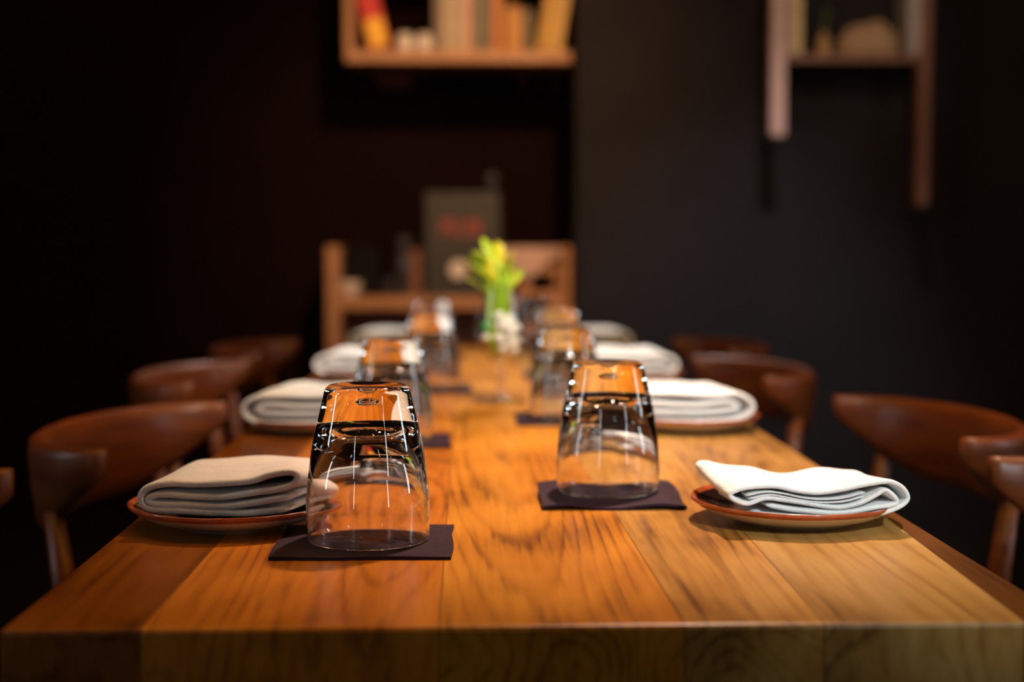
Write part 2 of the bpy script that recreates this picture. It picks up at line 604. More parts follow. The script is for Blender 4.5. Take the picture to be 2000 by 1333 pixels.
# ------------------------------------------------------------------ dark paper napkins
def paper_napkin(i, cx, cy, sx, sy, rz, lab, amp):
    rnd = random.Random(50 + i)
    n = 28
    V, F = [], []
    ph = rnd.uniform(0, 6)
    def h(u, v):
        e = max(abs(u), abs(v))
        edge = max(0, (e - 0.72) / 0.28)
        return edge ** 1.6 * amp * (0.5 + 0.5 * math.sin(5.0 * u + 3.0 * v + ph))
    for layer in (0, 1):
        for a in range(n + 1):
            for b in range(n + 1):
                u = -1 + 2 * a / n
                v = -1 + 2 * b / n
                bow = 1 + 0.012 * math.sin(4 * v + ph) * (1 if abs(u) > .99 else 0)
                z = h(u, v) + (PAPER_T if layer else 0.0)
                V.append((u * sx / 2 * bow, v * sy / 2 * (1 + 0.01 * math.sin(5 * u + ph) * (abs(v) > .99)), z + 0.0002))
    N = (n + 1) ** 2
    for a in range(n):
        for b in range(n):
            q = (a * (n + 1) + b, (a + 1) * (n + 1) + b, (a + 1) * (n + 1) + b + 1, a * (n + 1) + b + 1)
            F.append(tuple(N + k for k in q))
            F.append(q[::-1])
    ring = [a * (n + 1) for a in range(n + 1)] + [n * (n + 1) + b for b in range(1, n + 1)] + \
           [a * (n + 1) + n for a in range(n - 1, -1, -1)] + [b for b in range(n - 1, 0, -1)]
    for k in range(len(ring)):
        p, q = ring[k], ring[(k + 1) % len(ring)]
        F.append((p, q, N + q, N + p))
    o = build('paper_napkin', V, F, M['paper'], angle=50)
    o.location = (cx, cy, TABLE_Z)
    o.rotation_euler = (0, 0, rz)
    tag(o, lab, 'napkin', 'dark paper napkins under the tumblers')
    return o

PAP = [
    (-0.0762, 1.0615, 0.131, 0.119, 0.0, 'dark plum paper napkin nearest the front edge, under the foremost left tumbler', 0.0006),
    (0.1265, 1.256, 0.124, 0.130, -0.02, 'dark plum paper napkin with lifted wavy edges under the front right tumbler', 0.0035),
    (-0.084, 1.628, 0.130, 0.112, 0.03, 'dark paper napkin under the second tumbler on the left', 0.001),
    (0.129, 1.835, 0.130, 0.125, 0.0, 'dark paper napkin under the second tumbler on the right', 0.001),
    (-0.055, 2.25, 0.125, 0.125, 0.02, 'dark paper napkin beside the vase foot, under the third left tumbler', 0.001),
    (0.160, 2.49, 0.120, 0.125, 0.0, 'dark paper napkin under the tumbler right of the vase', 0.001),
    (-0.070, 2.93, 0.125, 0.125, 0.0, 'dark paper napkin at the far left end under a tumbler', 0.001),
    (0.150, 3.12, 0.115, 0.125, 0.0, 'dark paper napkin at the far right end under a tumbler', 0.001),
]
for i, a in enumerate(PAP):
    paper_napkin(i, *a)

# ------------------------------------------------------------------ plates
def plate_profile():
    top = catmull([(0.0, 0.0062, 0), (0.030, 0.0062, 0), (0.050, 0.0072, 0), (0.066, 0.0105, 0), (0.078, 0.0160, 0), (0.0828, 0.0190, 0),
                   (0.0843, 0.0190, 0), (0.0843, 0.0172, 0)], 5)
    bot = catmull([(0.0843, 0.0172, 0), (0.080, 0.0135, 0), (0.068, 0.0075, 0), (0.052, 0.0025, 0), (0.047, 0.0, 0), (0.043, 0.0, 0), (0.041, 0.0020, 0), (0.0, 0.0022, 0)], 5)
    return [(max(0, p.x), p.y) for p in top] + [(max(0, p.x), p.y) for p in bot[1:]]
pp = plate_profile()
pp[0] = (0, pp[0][1]); pp[-1] = (0, pp[-1][1])
def plate_idx(r, z, f, V):
    inner = z > 0.0058 + max(0, (r - 0.05)) * 0.30 and z > 0.006
    if r > 0.0795 and z > 0.0146:
        return 1
    # top side above the mean surface
    tz = 0.0062 if r < 0.05 else 0.0062 + (r - 0.05) ** 2 * 11
    return 2 if z > tz - 0.0012 else 0
PLATES = [
    (-0.187, 1.145, 'small round plate with rust rim under the front left folded cloth'),
    (0.268, 1.145, 'small round plate with rust rim under the front right folded cloth'),
    (-0.189, 1.74, 'small round plate under the second folded cloth on the left'),
    (0.276, 1.74, 'small round plate under the second folded cloth on the right'),
    (-0.173, 2.42, 'small round plate under the third folded cloth on the left'),
    (0.280, 2.37, 'small round plate under the third folded cloth on the right'),
    (-0.170, 3.07, 'small round plate under the farthest folded cloth on the left'),
    (0.276, 3.04, 'small round plate under the farthest folded cloth on the right'),
]
plate = lathe('side_plate', pp, [M['plate_out'], M['plate_rim'], M['plate_in']], seg=96, midx_fn=plate_idx)
for i, (x, y, lab) in enumerate(PLATES):
    o = plate if i == 0 else plate.copy()
    if i:
        C.objects.link(o)
    o.location = (x, y, TABLE_Z + 0.0003)
    tag(o, lab, 'plate', 'side plates along the table')

# ------------------------------------------------------------------ folded cloth napkins
def ribbon(secF, secB, yf, yb, thick, nv=22, per=5, curve=None, round_front=True):
    """two rows of world XZ points at depth yf / yb, swept into a thick folded sheet"""
    A = catmull([(p[0], 0, p[1]) for p in secF], per)
    B = catmull([(p[0], 0, p[1]) for p in secB], per)
    n = len(A)
    V, F = [], []
    rows = []
    vs = [(0.0, 0.35), (0.006, 0.72), (0.018, 0.93)] + [(0.035 + (0.965 - 0.035) * k / nv, 1.0) for k in range(nv + 1)] + [(0.985, 0.85), (1.0, 0.35)]
    for t, ts in vs:
        line = []
        for a, b in zip(A, B):
            p = a.lerp(b, t)
            p.y = yf + (yb - yf) * t
            if curve:
                p = curve(p, t)
            line.append(p)
        L, R = [], []
        for k in range(n):
            d = line[min(k + 1, n - 1)] - line[max(k - 1, 0)]
            nx, nz = -d.z, d.x
            q = math.hypot(nx, nz) or 1
            e = 1.0
            if k == 0 or k == n - 1:
                e = 0.4
            off = Vector((nx / q, 0, nz / q)) * thick / 2 * ts * e
            L.append(line[k] + off)
            R.append(line[k] - off)
        rows.append(L + R[::-1])
    m = 2 * n
    for r in rows:
        V += r
    for i in range(len(rows) - 1):
        for k in range(m):
            F.append((i * m + k, i * m + (k + 1) % m, (i + 1) * m + (k + 1) % m, (i + 1) * m + k))
    for base in (0, (len(rows) - 1) * m):
        for k in range(n - 1):
            F.append((base + k, base + k + 1, base + m - 2 - k, base + m - 1 - k))
    return V, F

def crop_pts(pts, ox, oy, s, y):
    out = []
    for X, Y in pts:
        p = at_y(ox + X / s, oy + Y / s, y)
        out.append((p.x, p.z))
    return out

def finish_cloth(V, F, origin, lab, mat, name='folded_cloth_napkin'):
    og = Vector(origin)
    o = build(name, [Vector(v) - og for v in V], F, mat)
    o.location = og
    tag(o, lab, 'napkin', 'folded cloth napkins on the plates')
    return o

# front right one
RF = [(670,603),(850,622),(1100,630),(1350,622),(1600,588),(1760,540),(1826,480),(1790,405),(1715,358),(1640,348),(1480,372),(1300,418),(1150,442),(1000,428),(850,394),(700,390),(560,405),(480,445),(530,492),(620,516),(750,480),(900,497),(1100,528),(1300,548),(1450,512),(1580,445),(1655,412),(1738,508),(1550,545),(1300,588),(1000,576),(760,532)]
RB = [(400,430),(600,448),(800,452),(1000,450),(1200,443),(1350,425),(1470,385),(1480,325),(1440,285),(1370,262),(1200,265),(1050,278),(900,288),(750,288),(600,256),(450,222),(300,205),(235,232),(280,300),(380,350),(500,345),(620,345),(780,365),(950,385),(1080,370),(1200,340),(1280,320),(1360,375),(1180,400),(1000,415),(780,420),(560,405)]
I1F = [(600,455),(760,432),(900,450),(1050,482),(1200,490),(1350,470),(1490,425)]
I1B = [(380,290),(520,290),(660,310),(800,330),(950,335),(1080,320),(1200,305)]
I2F = [(620,482),(780,455),(900,474),(1050,503),(1200,514),(1350,498),(1480,455)]
I2B = [(400,315),(540,312),(680,330),(810,350),(950,355),(1080,345),(1200,322)]
def wr(p, t):
    q = p.copy()
    hh = max(0.0, p.z - (TABLE_Z + 0.018))
    q.z += 0.0016 * math.sin(p.x * 120 + t * 4) * t * min(1, hh * 60) - 0.002 * math.sin(PI * t) * min(1, hh * 40)
    q.y += 0.004 * math.sin(p.x * 55) * (1 - t)
    return q
yf, yb = 1.086, 1.186
def conv(F_, B_, t_):
    return ribbon(crop_pts(F_, 1300, 850, 3.846, yf), crop_pts(B_, 1300, 850, 3.846, yb), yf, yb, t_, curve=wr)
V, F = merge(conv(RF, RB, 0.0040), conv(I1F, I1B, 0.0014), conv(I2F, I2B, 0.0014))
finish_cloth(V, F, (0.268, 1.145, TABLE_Z + 0.015), 'crisp white cloth folded in loose layers on the front right plate', M['cloth_lit'])

# front left one
LF = [(1420,578),(1180,608),(1000,625),(700,622),(450,603),(260,588),(180,555),(152,500),(168,440),(235,395),(400,372),(600,385),(850,375),(1080,350),(1250,295),(1400,270),(1478,300),(1440,372),(1300,418),(1150,440),(950,478),(800,495),(600,490),(400,470),(290,468),(215,490),(225,530),(330,548),(500,556),(700,572),(900,568),(1100,535),(1280,500),(1420,478)]
LB = [(1740,455),(1500,480),(1300,485),(1050,485),(850,480),(680,470),(590,440),(560,370),(560,290),(590,230),(680,185),(850,168),(1050,163),(1250,160),(1450,160),(1630,185),(1775,305),(1700,342),(1550,262),(1350,232),(1150,228),(1000,228),(850,232),(740,245),(690,268),(670,295),(690,318),(780,325),(900,325),(1050,325),(1250,325),(1450,330),(1600,345),(1760,370)]
def wl(p, t):
    q = p.copy()
    hh = max(0.0, p.z - (TABLE_Z + 0.018))
    q.z += 0.0010 * math.sin(p.x * 90 + t * 5) * t * min(1, hh * 60)
    q.y += 0.003 * math.sin(p.x * 60 + 1) * (1 - t)
    return q
yf, yb = 1.092, 1.215
V, F = ribbon(crop_pts(LF, 240, 860, 4.348, yf), crop_pts(LB, 240, 860, 4.348, yb), yf, yb, 0.0056, curve=wl)
finish_cloth(V, F, (-0.187, 1.145, TABLE_Z + 0.015), 'white cloth tinted as if warmly lit, folded in thick soft layers on the front left plate', M['cloth'])

# the six farther ones: local sections (metres; x right, z up from the plate rim), rolled edge outwards
def roll_section(w, h, side, seed, wob):
    rnd = random.Random(seed)
    k = lambda a: rnd.uniform(-a, a)
    z0 = 0.0
    pts = [(-0.55*w, 0.10*h), (-0.25*w, 0.07*h), (0.1*w, 0.06*h), (0.35*w, 0.10*h), (0.46*w, 0.26*h), (0.50*w, 0.52*h), (0.46*w, 0.78*h), (0.36*w, 0.93*h),
           (0.2*w, (0.93+k(wob))*h), (0.0, (0.90+k(wob))*h), (-0.2*w, (0.94+k(wob))*h), (-0.38*w, 0.95*h), (-0.50*w, 0.85*h), (-0.46*w, 0.68*h), (-0.25*w, (0.66+k(wob))*h), (0.0, (0.60+k(wob))*h), (0.2*w, 0.66*h),
           (0.33*w, 0.66*h), (0.38*w, 0.52*h), (0.30*w, 0.40*h), (0.1*w, (0.36+k(wob*.6))*h), (-0.15*w, (0.34+k(wob*.6))*h), (-0.42*w, 0.38*h)]
    return [(side * x, z) for x, z in pts]
FAR = [
    # x centre, y front, y back, width, height, side, back shift, lift, label
    (-0.196, 1.682, 1.800, 0.138, 0.036, -1, 0.014, 'grey-white cloth folded flat on the second plate on the left'),
    (0.270, 1.684, 1.796, 0.148, 0.037, 1, -0.012, 'white cloth with wavy rolled layers on the second plate on the right'),
    (-0.182, 2.362, 2.480, 0.140, 0.035, -1, 0.014, 'white folded cloth on the third plate on the left, left of the glass'),
    (0.275, 2.312, 2.428, 0.140, 0.038, 1, -0.008, 'white folded cloth with round fold on the third plate on the right'),
    (-0.178, 3.012, 3.128, 0.138, 0.035, -1, 0.014, 'blurred folded cloth on the farthest left plate, before the shelf unit'),
    (0.280, 2.982, 3.098, 0.138, 0.037, 1, -0.008, 'blurred folded cloth on the farthest right plate'),
]
for i, (x, y0, y1, wd, hg, sd, sh, lab) in enumerate(FAR):
    z0 = TABLE_Z + 0.0135
    sF = [(x + a, z0 + b) for a, b in roll_section(wd, hg, sd, i, 0.05)]
    sB = [(x + a * 0.86 + sh, z0 + b * 1.12) for a, b in roll_section(wd, hg, sd, i + 20, 0.04)]
    def wf(p, t, i=i):
        q = p.copy()
        q.z += 0.0012 * math.sin(p.x * 80 + t * 5 + i) * t
        q.y += 0.003 * math.sin(p.x * 60 + i) * (1 - t)
        return q
    V, F = ribbon(sF, sB, y0, y1, 0.0056, nv=14, per=4, curve=wf)
    finish_cloth(V, F, (x, (y0 + y1) / 2, z0), lab, M['cloth_lit'])

# ------------------------------------------------------------------ stemmed vase with greenery
VX, VY = at_z(978, 787, TABLE_Z).x, at_z(978, 787, TABLE_Z).y
out_p = [(0.0, 0.0008), (0.020, 0.0008), (0.0375, 0.0010), (0.0385, 0.0022), (0.036, 0.0034), (0.022, 0.0055), (0.010, 0.0095), (0.0062, 0.018), (0.0055, 0.035),
         (0.0060, 0.048), (0.010, 0.057), (0.020, 0.066), (0.030, 0.079), (0.0360, 0.096), (0.0365, 0.112), (0.0335, 0.132), (0.0290, 0.150), (0.0262, 0.163), (0.0270, 0.172)]
in_p = [(0.0262, 0.1727), (0.0248, 0.163), (0.0275, 0.150), (0.0318, 0.132), (0.0348, 0.112), (0.0343, 0.097), (0.0285, 0.081), (0.019, 0.069), (0.009, 0.062), (0.0, 0.0605)]
pr = [(p.x, p.y) for p in catmull([(a, b, 0) for a, b in out_p], 4)] + [(max(0, p.x), p.y) for p in catmull([(a, b, 0) for a, b in in_p], 4)]
pr[0] = (0, pr[0][1]); pr[-1] = (0, pr[-1][1])
vase = lathe('stemmed_vase', pr, [thin_glass_mat('thick_clear_glass', 0.16), M['thin_glass']], seg=64, midx_fn=lambda r, z, f, V: 1 if z > 0.0695 else 0, loc=(VX, VY, TABLE_Z + 0.0003))
tag(vase, 'clear stemmed glass vase with tulip bowl holding green stalks and pebbles', 'vase')

# stones in the bowl
def pebble(loc, r, mat, lab, seed):
    rnd = random.Random(seed)
    bm = bmesh.new()
    bmesh.ops.create_icosphere(bm, subdivisions=3, radius=1)
    a, b, c = rnd.uniform(.85, 1.1), rnd.uniform(.85, 1.1), rnd.uniform(.75, .95)
    V = [(v.co.x * r * a, v.co.y * r * b, v.co.z * r * c * (1 + 0.1 * math.sin(3 * v.co.x + seed))) for v in bm.verts]
    F = [tuple(v.index for v in f_.verts) for f_ in bm.faces]
    bm.free()
    o = build('pebble', V, F, mat, loc=loc)
    tag(o, lab, 'stone', 'pebbles in the stemmed vase')
base = TABLE_Z
rnd = random.Random(11)
PEB = []
for tries in range(6000):
    if len(PEB) >= 20:
        break
    r = rnd.uniform(0.0070, 0.0088)
    q = Vector((rnd.uniform(-0.004, 0.027), rnd.uniform(-0.026, 0.020), rnd.uniform(0.0765, 0.128)))
    lim = 0.0275 if q.z < 0.086 else (0.0325 if q.z < 0.118 else 0.029)
    if math.hypot(q.x, q.y) + r > lim or (q.z - r) < 0.067 or (q.x < 0.004 and q.y > -0.010):
        continue
    if all((q - p_).length > (r + r_) * 0.93 for p_, r_ in PEB):
        PEB.append((q, r))
for i, (q, r) in enumerate(PEB):
    pebble((VX + q.x, VY + q.y, base + q.z), r, M['pebble'], 'small white pebble in the heap filling the right half of the stemmed vase', i)
pebble((VX - 0.022, VY - 0.010, base + 0.096), 0.0065, M['pebble'], 'lone white pebble at the lower left inside the stemmed vase', 31)
pebble((VX - 0.023, VY - 0.010, base + 0.111), 0.0070, M['pebble_green'], 'green pebble at the left inside the stemmed vase', 32)

# greenery
plant = thing('leafy_sprig', 'bright green leafy stalks standing in the stemmed vase', 'plant', (VX, VY, base + 0.072))
def leaf_data(p, d, ln, wd, bend, roll):
    d = Vector(d).normalized()
    side = d.cross(Vector((0, 0, 1)))
    if side.length < 0.05:
        side = Vector((1, 0, 0))
    side.normalize()
    side = (Matrix.Rotation(roll, 3, d) @ side)
    nrm = side.cross(d).normalized()
    V, F = [], []
    n = 8
    for layer in (0, 1):
        for i in range(n + 1):
            t = i / n
            wv = wd * math.sin(PI * min(1, t * 0.93 + 0.05)) ** 0.8
            c = Vector(p) + d * ln * t + Vector((0, 0, -bend * t * t)) - nrm * (0.0007 * layer)
            for s_ in (-1, 0, 1):
                V.append(c + side * wv * s_ / 2 + nrm * (0.12 * wd * abs(s_)))
    N = 3 * (n + 1)
    for i in range(n):
        for k in (0, 1):
            q = (i * 3 + k, i * 3 + k + 1, i * 3 + k + 4, i * 3 + k + 3)
            F.append(q)
            F.append(tuple(N + j for j in q[::-1]))
        for k in (0, 2):
            F.append((i * 3 + k, i * 3 + 3 + k, N + i * 3 + 3 + k, N + i * 3 + k))
    F.append((0, 1, N + 1, N)); F.append((1, 2, N + 2, N + 1))
    return V, F
rnd = random.Random(3)
stems = [(-0.010, -0.006, -0.018, -0.004, 0.125), (-0.004, -0.010, -0.008, -0.010, 0.140), (0.001, 0.004, 0.004, 0.0, 0.130), (-0.012, 0.006, -0.012, 0.006, 0.115),
         (-0.002, -0.002, 0.012, -0.006, 0.110)]
for (x0, y0, x1, y1, hh) in stems:
    pts = [(x0 + (x1 - x0) * t + 0.002 * math.sin(4 * t + x0 * 300), y0 + (y1 - y0) * t, 0.0 + hh * t) for t in [k / 8 for k in range(9)]]
    v, f = tube_data(pts, [0.0042] * 6 + [0.0036, 0.003, 0.002], 10)
    build('stalk', v, f, M['stem'], plant)
LV = []
specs = [(-0.030, 0.128, 'leaf'), (-0.024, 0.150, 'leaf'), (-0.012, 0.160, 'leaf'), (0.000, 0.150, 'leaf_yellow'), (0.010, 0.140, 'leaf_yellow'),
         (0.018, 0.128, 'leaf'), (0.024, 0.110, 'leaf_yellow'), (0.020, 0.118, 'leaf'), (-0.016, 0.135, 'leaf_yellow'), (-0.030, 0.112, 'leaf'), (-0.006, 0.132, 'leaf'), (-0.010, 0.118, 'leaf_yellow'),
         (0.006, 0.120, 'leaf'), (-0.020, 0.120, 'leaf'), (0.014, 0.105, 'leaf'), (-0.034, 0.140, 'leaf')]
for k, (lx, lz, mt) in enumerate(specs):
    base_p = (lx * 0.45 - 0.003, rnd.uniform(-0.008, 0.006), lz - 0.028)
    d = (lx * 0.9 + rnd.uniform(-.008, .008), rnd.uniform(-0.022, 0.012), 0.030)
    v, f = leaf_data(base_p, d, 0.046, 0.024, 0.006, rnd.uniform(-0.6, 0.6))
    build('leaf', v, f, M[mt], plant)

# ------------------------------------------------------------------ chairs
def chair_parts(root):
    # local frame: the sitter faces -x ; backrest opens towards -x ; origin on the floor under the seat centre
    RX, RY = 0.117, 0.222
    zt = 0.770
    V, F = [], []
    n = 44
    m = 12
    for i in range(n + 1):
        t = -1 + 2 * i / n
        a = t * 1.62
        x = RX * math.cos(a) + 0.04
        y = RY * math.sin(a)
        # outward normal of the curve
        nx, ny = math.cos(a) / RX, math.sin(a) / RY
        q = math.hypot(nx, ny)
        nx, ny = nx / q, ny / q
        u = abs(t)
        hgt = 0.105 * (1 - max(0, (u - 0.35) / 0.65) ** 1.5 * 0.74)
        th = 0.022 if u < 0.95 else 0.022 * (1 - ((u - 0.95) / 0.05) ** 2 * 0.5)
        for k in range(m):
            b = 2 * PI * k / m
            cb, sb = math.cos(b), math.sin(b)
            e = 0.6
            ox = math.copysign(abs(cb) ** e, cb) * th / 2
            oz = math.copysign(abs(sb) ** e, sb) * hgt / 2
            lean = (oz + hgt / 2) * 0.10
            V.append((x + nx * (ox + lean), y + ny * (ox + lean), zt - hgt / 2 + oz))
    for i in range(n):
        for k in range(m):
            F.append((i * m + k, i * m + (k + 1) % m, (i + 1) * m + (k + 1) % m, (i + 1) * m + k))
    F.append(tuple(range(m)))
    F.append(tuple(n * m + k for k in range(m)))
    o = build('backrest', V, F, M['chair'], root)
    for sy in (-1, 1):
        # tall legs that rise to the arm tips
        v, f = tube_data([(0.085, sy * 0.225, 0.0), (0.072, sy * 0.216, 0.25), (0.066, sy * 0.210, 0.44), (0.085, sy * 0.204, 0.60), (0.10, sy * 0.200, 0.70)],
                         [0.011, 0.015, 0.018, 0.013, 0.010], 12)
        build('leg', v, f, M['chair'], root)
        v, f = tube_data([(-0.215, sy * 0.205, 0.0), (-0.205, sy * 0.195, 0.25), (-0.195, sy * 0.185, 0.425)], [0.011, 0.015, 0.017], 12)
        build('leg', v, f, M['chair'], root)
    # seat: rounded pad
    V, F = [], []
    prof = [(0.0, 0.462), (0.6, 0.462), (0.9, 0.455), (1.0, 0.440), (0.98, 0.425), (0.0, 0.422)]
    seg = 40
    for r, z in prof:
        for k in range(seg):
            a = 2 * PI * k / seg
            ca, sa = math.cos(a), math.sin(a)
            e = 0.72
            V.append((math.copysign(abs(ca) ** e, ca) * 0.205 * r - 0.04, math.copysign(abs(sa) ** e, sa) * 0.225 * r, z))
    for i in range(len(prof) - 1):
        for k in range(seg):
            F.append((i * seg + k, i * seg + (k + 1) % seg, (i + 1) * seg + (k + 1) % seg, (i + 1) * seg + k))
    build('seat', V, F, M['seat'], root)
    parts = [tube_data([(-0.19, s_ * 0.185, 0.405), (0.068, s_ * 0.208, 0.405)], 0.012, 10) for s_ in (-1, 1)]
    parts.append(tube_data([(-0.19, -0.185, 0.405), (-0.19, 0.185, 0.405)], 0.012, 10))
    v, f = merge(*parts)
    build('seat_rail', v, f, M['chair'], root)

chair0 = thing('dining_chair', '', 'chair', (0, 0, 0))
chair_parts(chair0)
CH = [
    # x, y, rz
    (0.485, 1.72, 0.05, 'walnut chair with curved wrap-around back at the right, nearest whole one behind the front plate'),
    (0.415, 2.46, 0.10, 'walnut chair with curved back, second from the front on the right side'),
    (0.465, 3.05, 0.10, 'dim walnut chair farthest away on the right side'),
    (0.475, 1.135, 0.0, 'chair cut off by the right picture edge, only its lit back tip showing'),
    (-0.308, 1.66, PI - 0.10, 'walnut chair with lit top edge behind the front left folded cloth'),
    (-0.372, 2.38, PI - 0.03, 'walnut chair with curved back, second from the front on the left side'),
    (-0.360, 3.02, PI - 0.05, 'dim walnut chair farthest away on the left side'),
    (-0.385, 1.09, PI, 'chair cut off by the left picture edge, only its lit back tip showing'),
]
for i, (x, y, rz, lab) in enumerate(CH):
    o = chair0 if i == 0 else copy_tree(chair0)
    o.location = (x, y, 0.0)
    o.rotation_euler = (0, 0, rz)
    tag(o, lab, 'chair', 'wrap-back chairs along the table')

# ------------------------------------------------------------------ low shelf unit against the niche
YS = 4.86
def px(x, y, Y=YS):
    return at_y(x, y, Y)
unit = thing('shelf_unit', 'low open oak shelf unit standing at the back of the room', 'shelf')
xl0, xl1 = px(637, 500).x, px(663, 500).x
xr0, xr1 = px(1098, 500).x, X_PIER - 0.004
ztop = px(650, 481).z
zs = px(800, 580).z
DEP = 0.30
yc = YS + DEP / 2
box('side_panel', ((xl0 + xl1) / 2, yc, ztop / 2), (xl1 - xl0, DEP, ztop), M['shelf'], unit)
box('side_panel', ((xr0 + xr1) / 2, yc, ztop / 2), (xr1 - xr0, DEP, ztop), M['shelf'], unit)
th = (px(800, 604).z - zs) * -1
box('shelf_board', ((xl1 + xr0) / 2, yc, zs - th / 2), (xr0 - xl1, DEP, th), M['shelf'], unit)
box('shelf_board', ((xl1 + xr0) / 2, yc, 0.42), (xr0 - xl1, DEP, 0.035), M['shelf'], unit)
box('shelf_board', ((xl1 + xr0) / 2, yc, 0.10), (xr0 - xl1, DEP, 0.035), M['shelf'], unit)
box('back_panel', ((xl1 + xr0) / 2, YS + DEP - 0.008, (0.1 + zs - th) / 2), (xr0 - xl1, 0.012, zs - th - 0.1), M['shelf_dark'], unit, bevel=0)

def on_shelf(name, x0, x1, ytop, depth, mat, lab, cat, y_off=0.02, lean=0, zbase=None, Y=YS, bevel=0.002, group=None):
    zb = zs if zbase is None else zbase
    a, b = px(x0, ytop, Y + y_off), px(x1, ytop, Y + y_off)
    hgt = a.z - zb
    o = box(name, ((a.x + b.x) / 2, Y + y_off + depth / 2, zb + hgt / 2), (b.x - a.x, depth, hgt), mat, bevel=bevel,
            origin=((a.x + b.x) / 2, Y + y_off + depth / 2, zb))
    if lean:
        o.rotation_euler = (0, lean, 0)
    tag(o, lab, cat, group)
    return o

# black box at the left of the shelf, bowl in front of it
on_shelf('storage_box', 672, 742, 484, 0.16, M['black'], 'plain black box standing at the left of the low shelf', 'box', 0.11)
bp = px(680, 588)
lathe_pts = catmull([(0.0, 0.001, 0), (0.022, 0.001, 0), (0.034, 0.018, 0), (0.041, 0.046, 0), (0.039, 0.047, 0), (0.031, 0.020, 0), (0.018, 0.006, 0), (0.0, 0.005, 0)], 4)
prb = [(max(0, p.x), p.y) for p in lathe_pts]
prb[0] = (0, prb[0][1]); prb[-1] = (0, prb[-1][1])
bw = lathe('bowl', prb, M['ceramic'], seg=40, loc=(px(683, 560, YS + 0.055).x, YS + 0.055, zs + 0.0004))
tag(bw, 'small white bowl beside the left post of the low shelf', 'bowl')
# bottle / grinder
def bottle(name, cx, y, prof, mat, lab, cat, zb):
    p = catmull([(a, b, 0) for a, b in prof], 4)
    q = [(max(0, k.x), k.y) for k in p]
    q[0] = (0, q[0][1]); q[-1] = (0, q[-1][1])
    o = lathe(name, q, mat, seg=32, loc=(cx, y, zb + 0.0004))
    return tag(o, lab, cat)
M['smoke'] = noise_mat('smoky_glass', (0.035, 0.03, 0.035), (0.06, 0.05, 0.06), 0.12, 20, coat=0.5)
bottle('bottle', px(790, 500, YS + 0.08).x, YS + 0.08, [(0, 0), (0.026, 0), (0.030, 0.01), (0.030, 0.115), (0.024, 0.14), (0.016, 0.150), (0.017, 0.158), (0.026, 0.168), (0.027, 0.192), (0.018, 0.204), (0, 0.206)],
       M['smoke'], 'dark bottle with round grey cap on the low shelf', 'bottle', zs)
bottle('spice_jar', px(760, 560, YS + 0.05).x, YS + 0.05, [(0, 0), (0.018, 0), (0.021, 0.02), (0.024, 0.055), (0.020, 0.062), (0, 0.063)],
       M['smoke'], 'short dark jar in front of the capped bottle on the low shelf', 'jar', zs)
on_shelf('book', 802, 822, 488, 0.17, M['shelf_dark'], 'narrow brown book upright left of the tall dark menu board', 'book', 0.05)

# menu board: dark tablet with red lettering block and white round emblem
mb = thing('menu_board', 'tall dark menu board with red lettering and white round emblem', 'sign')
a, b = px(830, 374, YS + 0.03), px(976, 374, YS + 0.03)
cx = (a.x + b.x) / 2
hh = a.z - zs
mb.location = (cx, YS + 0.04, zs + 0.0005)
mb.rotation_euler = (math.radians(-3), 0, 0)
board_m = noise_mat('slate_grey_card', (0.013, 0.0095, 0.0105), (0.017, 0.0125, 0.0135), 0.55, 8)
box('board', (0, 0.012, hh / 2), (b.x - a.x, 0.02, hh), board_m, mb, bevel=0.003)
red = flat('faded_red_print', (0.42, 0.05, 0.04))
sc = (b.x - a.x) / 146.0
# blurred red word: five block letters
lx = 862
k = 0
letters = []
for ch in range(5):
    X0 = (lx + ch * 16.2 - 903) * sc
    wL = 11.5 * sc
    zc = (575 - 440) * sc
    H = 34 * sc
    s = 3.6 * sc
    bars = {0: [(0, 1, 'v0'), ], }
    segs = [[('l',), ('t',), ('m',), ('r2',)], [('l',), ('t',), ('m',), ('b',)], [('l',), ('b',)], [('l',), ('r',), ('t',), ('b',)], [('l',), ('r',), ('m',)]][ch]
    for (g,) in segs:
        if g == 'l': letters.append(box_data(X0 + s / 2, 0, zc, s, 0.001, H))
        if g == 'r': letters.append(box_data(X0 + wL - s / 2, 0, zc, s, 0.001, H))
        if g == 'r2': letters.append(box_data(X0 + wL - s / 2, 0, zc + H / 4, s, 0.001, H / 2))
        if g == 't': letters.append(box_data(X0 + wL / 2, 0, zc + H / 2 - s / 2, wL, 0.001, s))
        if g == 'm': letters.append(box_data(X0 + wL / 2, 0, zc, wL, 0.001, s))
        if g == 'b': letters.append(box_data(X0 + wL / 2, 0, zc - H / 2 + s / 2, wL, 0.001, s))
v, f = merge(*letters)
build('red_lettering', v, f, red, mb, smooth=False, loc=(0, 0.0012, 0))
seg = 32
V = [(0, 0, 0)] + [(math.cos(2 * PI * k / seg) * 17 * sc, 0, math.sin(2 * PI * k / seg) * 17 * sc) for k in range(seg)]
F = [(0, 1 + (k + 1) % seg, 1 + k) for k in range(seg)]
V2 = [(x, 0.001, z) for x, _, z in V]
n0 = len(V)
FF = F + [tuple(n0 + i for i in q[::-1]) for q in F] + [(1 + k, 1 + (k + 1) % seg, n0 + 1 + (k + 1) % seg, n0 + 1 + k) for k in range(seg)]
build('round_emblem', V + V2, FF, M['ceramic'], mb, smooth=False, loc=((895 - 903) * sc, 0.0008, (575 - 522) * sc))
# glass neck rising behind the board
bottle('tall_bottle', px(961, 400, YS + 0.16).x, YS + 0.16, [(0, 0), (0.034, 0), (0.036, 0.02), (0.036, 0.27), (0.024, 0.32), (0.015, 0.35), (0.014, 0.385), (0.021, 0.39), (0.021, 0.425), (0, 0.428)],
       M['smoke'], 'tall grey bottle whose neck rises behind the menu board', 'bottle', zs)

